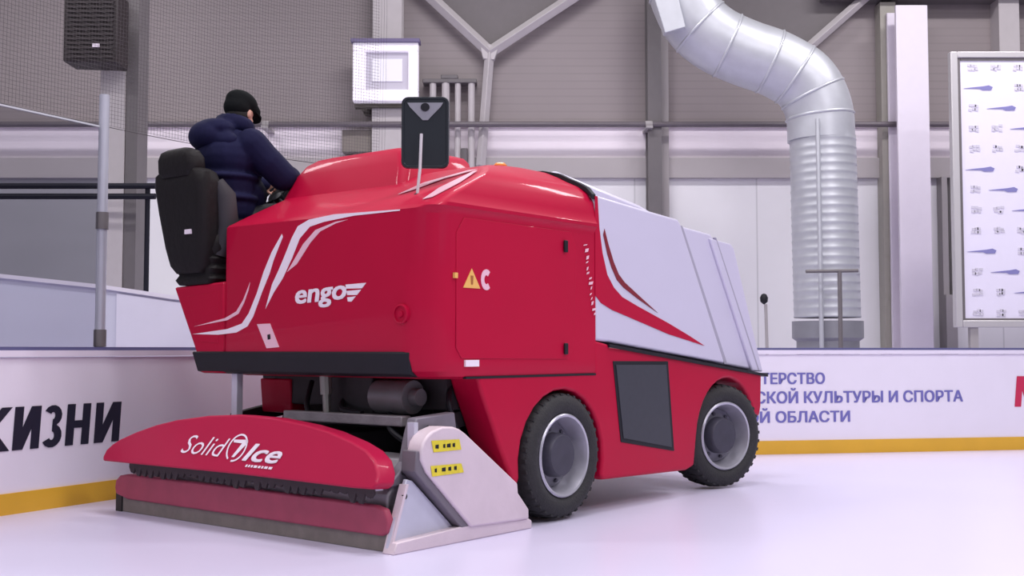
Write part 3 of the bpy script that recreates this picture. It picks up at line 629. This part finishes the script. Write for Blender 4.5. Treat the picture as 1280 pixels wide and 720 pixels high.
# ---- conditioner
cond = MB()
cond.xz([(-1.36, 0.06), (-0.42, 0.06), (-0.42, 0.20), (-0.95, 0.46), (-1.20, 0.46), (-1.36, 0.28)], -1.09, 1.25)
co = cond.build('conditioner', STEELD, V, bevel=0.01, label='grey steel conditioner dragged behind the machine')
brk = MB().xz([(-1.20, 0.60), (-1.17, 0.68), (-0.86, 0.70), (-0.84, 0.585), (-0.93, 0.33), (-1.36, 0.33), (-1.34, 0.37), (-1.24, 0.45)], -1.12, -1.05)
brk.build('side_bracket', mat('mauve_grey_steel', (0.20, 0.18, 0.22), 0.5, metal=0.2, var=0.25, vscale=9), co, bevel=0.008)
for b_ in ((-1.22, -0.95, -1.14, -1.10, 0.42, 0.445), (-1.22, -1.19, -1.15, -1.10, 0.42, 0.66)): MB().box(*b_).build('bracket_rib', STEELB, co)
for x, z in ((-1.27, 0.40), (-1.02, 0.52), (-1.08, 0.62)): MB().lathe_y([(0.001, -0.02), (0.018, -0.02), (0.018, 0)], 10, (x, -1.12, z)).build('bolt', DARKM, co)
# auger guard: outer box with rounded top
gd = [(-1.225, 0.40), (-1.268, 0.47), (-1.268, 0.518), (-1.252, 0.563), (-1.22, 0.596), (-1.18, 0.618), (-1.104, 0.637), (-1.015, 0.632), (-0.965, 0.617), (-0.915, 0.59), (-0.455, 0.277), (-0.45, 0.222), (-0.40, 0.17), (-0.35, 0.119), (-0.349, 0.06), (-0.866, 0.075)]
gd = [(x, z) for x, z in gd]
MB().xz(gd, -1.25, -1.14).build('end_guard', STEEL, co, bevel=0.012, seg=3, label='pale grey end guard with yellow labels')
ge = MB().xz([(-1.225 + 0.0, 0.40), (-0.866, 0.075), (-0.93, 0.075), (-1.30, 0.41), (-1.29, 0.52), (-1.268, 0.518)], -1.235, -1.13)
ge.build('guard_edge', mat('mauve_steel_edge', (0.17, 0.15, 0.18), 0.55, metal=0.2, var=0.1), co, bevel=0.006)
MB().xz([(-1.455, 0.0), (-1.405, 0.139), (-1.312, 0.37), (-1.27, 0.36), (-0.92, 0.06), (-0.92, 0.0)], -1.185, -1.16).build('corner_plate', STEELB, co, bevel=0.004, label='bluish triangular corner plate')
MB().xz([(-1.458, 0.0), (-1.43, 0.06), (-0.90, 0.085), (-0.33, 0.06), (-0.305, 0.045), (-0.305, 0.0)], -1.235, -1.15).build('runner', STEEL, co, bevel=0.006)
MB().xz([(-1.43, 0.02), (-1.445, 0.02), (-1.33, 0.345), (-1.31, 0.345)], -1.2, -1.15).build('plate_flange', STEEL, co)
MB().lathe_y([(0.001, -0.012), (0.016, -0.012), (0.016, 0)], 12, (-1.335, -1.186, 0.285)).build('bolt', DARKM, co)
for pts in ([(-1.195, 0.568), (-0.972, 0.562), (-0.955, 0.505), (-1.178, 0.505)], [(-1.20, 0.435), (-0.955, 0.43), (-0.935, 0.38), (-1.188, 0.378)]):
    MB().xz(pts, -1.2515, -1.2535).build('yellow_label', YELLOWL, co, label='yellow sticker')
    bm_ = MB(); x = pts[0][0] + 0.03
    while x < pts[1][0] - 0.03:
        w = random.uniform(0.01, 0.03); bm_.xz([(x, pts[2][1] + 0.02), (x + w, pts[2][1] + 0.018), (x + w, pts[2][1] + 0.04), (x, pts[2][1] + 0.038)], -1.2535, -1.255); x += w + random.uniform(0.012, 0.05)
    bm_.build('label_print', BLACK, co)
# red rear cover
def capx(z): return -1.55 + (z - 0.335) * 0.523
cov = [(1.299, 0.335), (1.318, 0.36), (1.313, 0.403), (1.275, 0.44), (1.217, 0.473), (1.079, 0.524), (0.902, 0.575), (0.719, 0.612), (0.421, 0.649), (0.124, 0.666), (-0.174, 0.659), (-0.466, 0.634), (-0.681, 0.605), (-0.896, 0.56), (-1.027, 0.522), (-1.118, 0.475), (-1.173, 0.416), (-1.191, 0.363), (-1.166, 0.338), (-1.026, 0.335), (-0.101, 0.342), (0.835, 0.337)]
MB().prism([(capx(z), y, z) for y, z in cov], (0.13, 0, -0.01)).build('rear_cover', REDCOV, co, bevel=0.012, seg=3, label='curved red cover with white lettering')
lt = MB(); D_ = 0.004
def cm(y, z): return (capx(z) - D_, y, z)
lettering(lt, 'Solid', lambda u, v: cm(0.53 - 0.42 * u, 0.428 + 0.112 * v - 0.004 * u), -0.004, 0.35)
lt.build('cover_lettering', WHITE, co, label='thin white word on the red cover'); lt = MB()
lettering(lt, 'Ice', lambda u, v: cm(-0.075 - 0.315 * u, 0.418 + 0.098 * v), 0.035, 0.35)
lt.build('cover_lettering', WHITE, co, label='bold white word on the red cover'); lt = MB()
ring = []
for k in range(31):
    a = math.radians(-60 + 335 * k / 30); ring.append(a)
lt.add([cm(0.02 + 0.085 * math.cos(a), 0.482 + 0.078 * math.sin(a)) for a in ring] + [cm(0.02 + 0.072 * math.cos(a), 0.482 + 0.068 * math.sin(a)) for a in ring], [[i, i + 1, i + 32, i + 31] for i in range(30)])
lt.add([cm(0.075, 0.525), cm(-0.05, 0.53), cm(-0.06, 0.515), cm(0.01, 0.43), cm(0.035, 0.43), cm(-0.01, 0.508), cm(0.07, 0.51)], [[0, 1, 2, 3, 4, 5, 6]])
lt.build('cover_emblem', WHITE, co, label='white ring with a slanted stroke'); lt = MB()
y = -0.12
while y > -0.36:
    w = random.uniform(0.012, 0.03); lt.add([cm(y, 0.385), cm(y - w, 0.385), cm(y - w - 0.004, 0.398), cm(y - 0.004, 0.398)], [[0, 1, 2, 3]]); y -= w + 0.009
lt.build('cover_small_print', WHITE, co)
# scalloped fringe under the cover
fg = []; n = 34
for k in range(n + 1):
    y = 1.12 - 2.22 * k / n; fg.append((y, 0.30)); dz = random.uniform(-0.02, 0.028)
    if k < n: fg += [(y - 0.02, 0.266 + dz), (y - 0.046, 0.262 + dz)]
MB().yz([(1.12, 0.345)] + fg + [(-1.10, 0.345)], -1.47, -1.455).build('fringe', mat('black_fringe', (0.05, 0.04, 0.045), 0.8), co)
MB().box(-1.46, -1.40, -1.1, 1.1, 0.315, 0.345).build('fringe_bar', STEELB, co)
# lower guard and squeegee
MB().yz([(1.345, 0.15), (1.336, 0.198), (1.29, 0.232), (1.209, 0.245), (0.06, 0.247), (-1.068, 0.237), (-1.14, 0.222), (-1.167, 0.17), (-1.163, 0.100), (-1.117, 0.082), (0.056, 0.083), (1.204, 0.085), (1.333, 0.11)], -1.43, -1.385).build('lower_guard', REDOLD, co, bevel=0.012, seg=3, label='scuffed red guard strip')
MB().box(-1.415, -1.38, -1.15, 1.33, 0.0, 0.095).build('squeegee', RUBBER, co, bevel=0.004)
MB().box(-1.425, -1.36, 1.27, 1.335, 0.0, 0.12).build('end_block', DARKM, co)

# ---- wheels
def make_wheel():
    R_ = 0.385; w = 0.13
    prof = [(0.25, -w + 0.02), (0.275, -w - 0.004), (0.32, -w - 0.012), (0.355, -w + 0.002), (0.376, -w + 0.022), (R_, -w + 0.05), (R_, 0), (R_, w - 0.05), (0.376, w - 0.022), (0.355, w - 0.002), (0.32, w + 0.01), (0.27, w), (0.25, w - 0.02)]
    ty = MB().lathe_y(prof, 64)
    for k in range(36):
        a = 2 * PI * k / 36
        for sgn in (-1, 1):
            pts = []
            for da, h, r in ((-0.045, 0.012, R_), (0.03, 0.012, R_), (0.06, w - 0.012, R_ - 0.012), (0.0, w - 0.012, R_ - 0.012)):
                aa = a + da + (0.087 if sgn > 0 else 0); pts.append(((r - 0.006) * math.cos(aa), sgn * h, (r - 0.006) * math.sin(aa), aa))
            lo = [(p[0], p[1], p[2]) for p in pts]; hi = [(p[0] + 0.013 * math.cos(p[3]), p[1], p[2] + 0.013 * math.sin(p[3])) for p in pts]
            ty.add(lo + hi, [(0, 1, 2, 3), (7, 6, 5, 4), (0, 4, 5, 1), (1, 5, 6, 2), (2, 6, 7, 3), (3, 7, 4, 0)])
    t_ = ty.build('wheel', TYRE, V, angle=40)
    MB().lathe_y([(0.235, 0.1), (0.235, -0.06), (0.254, -0.112), (0.258, -0.128), (0.25, -0.136), (0.238, -0.132), (0.228, -0.10), (0.215, -0.04), (0.205, -0.01)], 48).build('rim', RIMM, t_, angle=40)
    MB().lathe_y([(0.21, 0.0), (0.20, -0.018), (0.185, -0.022), (0.14, -0.034), (0.05, -0.03), (0.001, -0.03)], 48).build('wheel_disc', mat('grey_wheel_disc', (0.17, 0.165, 0.20), 0.45, metal=0.4, var=0.25, vscale=16), t_, angle=40)
    MB().lathe_y([(0.140, -0.02), (0.134, -0.10), (0.122, -0.114), (0.06, -0.118), (0.03, -0.114), (0.001, -0.113)], 32).build('hub', HUBM, t_, angle=40)
    for k in range(8):
        a = 2 * PI * k / 8 + 0.2; MB().lathe_y([(0.013, -0.02), (0.013, -0.042), (0.001, -0.044)], 8, (0.165 * math.cos(a), 0, 0.165 * math.sin(a))).build('lug_nut', HUBM, t_)
    return t_
def dup(t0):
    r = t0.copy(); COL.objects.link(r)
    for c in t0.children:
        d = c.copy(); COL.objects.link(d); d.parent = r
    return r
w0 = make_wheel()
for i, (x, y, rz) in enumerate(((0.06, -1.08, 0), (2.17, -1.08, math.radians(-16)), (0.06, 0.95, PI), (2.17, 0.95, PI - math.radians(16)))):
    w = w0 if i == 0 else dup(w0)
    w.location = (x, y, 0.398); w.rotation_euler = (0, 0, rz)
for x in (0.06, 2.17): MB().tube([(x, -0.98, 0.398), (x, 0.85, 0.398)], 0.055, 12).build('axle', DARKM, V)

# ================================================================== DRIVER
SKIN = mat('skin', (0.55, 0.30, 0.23), 0.5, var=0.06, vscale=30)
JACK = mat('navy_jacket', (0.010, 0.010, 0.040), 0.75, spec=0.12, var=0.25, vscale=6, bump=0.35, bscale=9)
TROU = mat('dark_trousers', (0.012, 0.012, 0.018), 0.7, bump=0.3, bscale=12)
CAPM = mat('black_cap', (0.008, 0.009, 0.010), 0.9, spec=0.1, bump=0.2, bscale=50)
BOOT = mat('black_boot', (0.01, 0.01, 0.01), 0.5)
def ell(mb, c, r, n=16, m=10, rot=None):
    c = Vector(c); rings = []
    for j in range(m + 1):
        ph = -PI / 2 + PI * j / m
        ring = []
        for k in range(n):
            th = 2 * PI * k / n
            p = Vector((r[0] * math.cos(ph) * math.cos(th), r[1] * math.cos(ph) * math.sin(th), r[2] * math.sin(ph)))
            if rot: p = rot @ p
            ring.append(c + p)
        rings.append(ring)
    mb.rings(rings)
def caps(mb, a, b, ra, rb, n=14):
    """Tapered rounded limb."""
    a = Vector(a); b = Vector(b); d = (b - a); L = d.length; d.normalize()
    path = []; rad = []
    for k in range(5): t = -PI / 2 + PI / 2 * k / 4; path.append(a + d * ra * math.sin(t)); rad.append(max(ra * math.cos(t), 0.0008))
    for k in range(1, 5): t = PI / 2 * k / 4; path.append(b + d * rb * math.sin(t)); rad.append(max(rb * math.cos(t), 0.0008))
    path.insert(5, b); rad.insert(5, rb)
    mb.tube(path, rad, n)
def fuse(mb, name, m, parent, vox, smooth=6):
    o = mb.build(name, m, parent, angle=180)
    r = o.modifiers.new('remesh', 'REMESH'); r.mode = 'VOXEL'; r.voxel_size = vox; r.use_smooth_shade = True
    s_ = o.modifiers.new('smooth', 'SMOOTH'); s_.factor = 0.5; s_.iterations = smooth
    return o
HY = 0.93
hipc = (-0.90, HY, 1.92)
SH = {-1: (-0.84, HY - 0.205, 2.43), 1: (-0.86, HY + 0.215, 2.43)}
EL = {-1: (-0.64, HY - 0.29, 2.22), 1: (-0.62, HY + 0.29, 2.24)}
HA = {-1: wpt(PI + 0.75), 1: wpt(-0.75)}
HA = {s_: (p.x, p.y, p.z) for s_, p in HA.items()}
WR = {s_: tuple(Vector(HA[s_]) + (Vector(EL[s_]) - Vector(HA[s_])).normalized() * 0.085 + Vector((0, 0, 0.02))) for s_ in (-1, 1)}
KN = {-1: (-0.47, HY - 0.17, 1.99), 1: (-0.47, HY + 0.17, 1.99)}
FT = {-1: (-0.40, HY - 0.15, 1.58), 1: (-0.40, HY + 0.15, 1.58)}
head = Vector((-0.765, HY + 0.01, 2.66))
HR = Matrix.Rotation(math.radians(10), 3, 'Z') @ Matrix.Rotation(math.radians(17), 3, 'Y')
def H(x, y, z): return head + HR @ Vector((x, y, z))
body = MB()
ell(body, hipc, (0.14, 0.17, 0.13)); ell(body, (-0.90, HY, 2.1), (0.12, 0.155, 0.18)); ell(body, (-0.87, HY, 2.32), (0.13, 0.18, 0.17))
caps(body, (-0.83, HY, 2.42), H(-0.02, 0, -0.08), 0.065, 0.058)
ell(body, H(-0.01, 0, 0.03), (0.098, 0.077, 0.105), rot=HR); ell(body, H(0.025, 0, -0.045), (0.07, 0.06, 0.075), rot=HR)
ell(body, H(0.06, 0, -0.095), (0.032, 0.03, 0.025), rot=HR)                                     # chin
ell(body, H(0.102, 0, -0.012), (0.02, 0.014, 0.026), rot=HR); ell(body, H(0.088, 0, 0.03), (0.016, 0.01, 0.03), rot=HR)   # nose
ell(body, H(0.083, 0, -0.06), (0.014, 0.026, 0.009), rot=HR); ell(body, H(0.082, 0, -0.073), (0.014, 0.022, 0.008), rot=HR)  # lips
for s_ in (-1, 1):
    ell(body, H(-0.005, s_ * 0.079, 0.0), (0.02, 0.01, 0.032), rot=HR)                            # ears
    ell(body, H(0.07, s_ * 0.03, 0.042), (0.02, 0.026, 0.009), rot=HR)                            # brow
    ell(body, H(0.055, s_ * 0.04, -0.02), (0.025, 0.02, 0.02), rot=HR)                            # cheek
    caps(body, SH[s_], EL[s_], 0.055, 0.045); caps(body, EL[s_], WR[s_], 0.045, 0.029)
    caps(body, (-0.88, HY + s_ * 0.09, 1.92), KN[s_], 0.085, 0.06); caps(body, KN[s_], FT[s_], 0.058, 0.042)
    caps(body, FT[s_], (FT[s_][0] + 0.16, FT[s_][1], FT[s_][2] - 0.05), 0.045, 0.035)
    # hand closed round the rim
    hv = Vector(HA[s_]); wv = Vector(WR[s_]); fwd = (hv - wv).normalized(); tang = (wpt(PI + 0.76) - wpt(PI + 0.74)).normalized() if s_ < 0 else (wpt(-0.74) - wpt(-0.76)).normalized()
    tang = tang - fwd * tang.dot(fwd); tang.normalize(); up = fwd.cross(tang).normalized()
    if up.z < 0: up = -up
    palm = wv + fwd * 0.045 + up * 0.012
    for q in (-1.5, -0.5, 0.5, 1.5): caps(body, wv + tang * q * 0.01, palm + tang * q * 0.02, 0.02, 0.017, 10)
    for q, ln in ((-1.5, 0.9), (-0.5, 1.0), (0.5, 0.97), (1.5, 0.78)):
        k0 = palm + tang * q * 0.021; k1 = k0 + (fwd * 0.036 + up * 0.012) * ln; k2 = k1 + (fwd * 0.018 - up * 0.028) * ln; k3 = k2 + (-fwd * 0.012 - up * 0.022) * ln
        caps(body, k0, k1, 0.0105, 0.0098, 8); caps(body, k1, k2, 0.0098, 0.009, 8); caps(body, k2, k3, 0.009, 0.0082, 8)
    t0 = wv + fwd * 0.02 + tang * s_ * 0.024; t1 = t0 + fwd * 0.03 + tang * s_ * 0.018 - up * 0.015; t2 = t1 + fwd * 0.022 - up * 0.022
    caps(body, t0, t1, 0.0125, 0.011, 8); caps(body, t1, t2, 0.011, 0.009, 8)
P = fuse(body, 'person', SKIN, None, 0.0065, 3)
P.location = V.location; P.rotation_euler = V.rotation_euler
tag(P, 'person in navy jacket and black cap, seated at the wheel of the red machine', 'person')
jk = MB()
ell(jk, (-0.90, HY, 2.0), (0.20, 0.23, 0.17)); ell(jk, (-0.90, HY, 2.15), (0.20, 0.23, 0.2)); ell(jk, (-0.90, HY, 2.34), (0.20, 0.245, 0.19)); ell(jk, (-0.87, HY, 2.45), (0.15, 0.19, 0.1))
for s_ in (-1, 1):
    ell(jk, SH[s_], (0.105, 0.1, 0.10))
    mid = (Vector(SH[s_]) + Vector(EL[s_])) / 2 + Vector((-0.01, s_ * 0.012, -0.005))
    caps(jk, SH[s_], mid, 0.105, 0.098); caps(jk, mid, EL[s_], 0.10, 0.098)
    m2 = (Vector(EL[s_]) + Vector(WR[s_])) / 2
    caps(jk, EL[s_], m2, 0.098, 0.085); caps(jk, m2, Vector(WR[s_]), 0.085, 0.055)
    ell(jk, Vector(WR[s_]), (0.046, 0.046, 0.046))
ell(jk, (-0.79, HY, 2.10), (0.2, 0.2, 0.17)); ell(jk, (-0.80, HY, 2.28), (0.17, 0.2, 0.15))
for z, r in ((2.20, 0.2), (2.06, 0.2)):
    jk.tube([(-0.905 + r * math.cos(2 * PI * k / 24), HY + (r + 0.035) * math.sin(2 * PI * k / 24), z) for k in range(25)], 0.02, 8)
fuse(jk, 'jacket', JACK, P, 0.011, 5)
hd = MB()
ell(hd, (-0.98, HY + 0.02, 2.53), (0.12, 0.17, 0.075)); ell(hd, (-1.05, HY + 0.03, 2.48), (0.085, 0.14, 0.10)); ell(hd, (-0.97, HY, 2.44), (0.1, 0.2, 0.09))
for k in range(16):
    a = 2 * PI * k / 16; ell(hd, (-0.825 + 0.092 * math.cos(a), HY + 0.10 * math.sin(a), 2.572 - 0.02 * math.cos(a)), (0.045, 0.045, 0.06), 10, 6)
fuse(hd, 'collar', JACK, P, 0.011, 5)
tr = MB(); ell(tr, (-0.9, HY, 1.92), (0.17, 0.20, 0.12))
for s_ in (-1, 1): caps(tr, (-0.88, HY + s_ * 0.09, 1.92), KN[s_], 0.105, 0.08); caps(tr, KN[s_], FT[s_], 0.078, 0.065)
fuse(tr, 'trousers', TROU, P, 0.012, 5)
for s_ in (-1, 1):
    bt = MB()
    caps(bt, (FT[s_][0], FT[s_][1], FT[s_][2] + 0.02), (FT[s_][0] + 0.01, FT[s_][1], FT[s_][2] - 0.04), 0.06, 0.055); caps(bt, (FT[s_][0] - 0.02, FT[s_][1], FT[s_][2] - 0.05), (FT[s_][0] + 0.19, FT[s_][1], FT[s_][2] - 0.06), 0.048, 0.042)
    fuse(bt, 'boot', BOOT, P, 0.01, 3)
hr_ = MB(); ell(hr_, H(-0.035, 0, 0.0), (0.083, 0.082, 0.10), rot=HR); fuse(hr_, 'hair', mat('dark_hair', (0.012, 0.010, 0.010), 0.8), P, 0.009, 2)
# flat cap: puffed crown, band and peak
cp = MB()
ell(cp, H(-0.02, 0, 0.085), (0.128, 0.098, 0.082), 24, 14, rot=HR); ell(cp, H(-0.055, 0, 0.035), (0.09, 0.094, 0.085), 20, 12, rot=HR); ell(cp, H(0.055, 0, 0.065), (0.09, 0.088, 0.05), 20, 12, rot=HR)
co_ = fuse(cp, 'cap', CAPM, P, 0.009, 14)
pk = MB(); n = 14
top = []
for lift in (0.0, 0.012):
    for k in range(n + 1):
        a = -1.1 + 2.2 * k / n
        top.append(H(0.05 + 0.02 * 0, 0.09 * math.sin(a), 0.045 + lift))
    for k in range(n + 1):
        a = -1.1 + 2.2 * k / n
        top.append(H(0.075 + 0.085 * math.cos(a), 0.088 * math.sin(a), 0.035 - 0.02 * math.cos(a) + lift))
m_ = n + 1
fs = []
for k in range(n):
    fs += [[k, k + 1, m_ + k + 1, m_ + k], [2 * m_ + k, 3 * m_ + k, 3 * m_ + k + 1, 2 * m_ + k + 1], [m_ + k, m_ + k + 1, 3 * m_ + k + 1, 3 * m_ + k], [k, 2 * m_ + k, 2 * m_ + k + 1, k + 1]]
fs += [[0, m_, 3 * m_, 2 * m_], [n, 2 * m_ + n, 3 * m_ + n, m_ + n]]
pk.add(top, fs); pk.build('peak', CAPM, co_, angle=50)
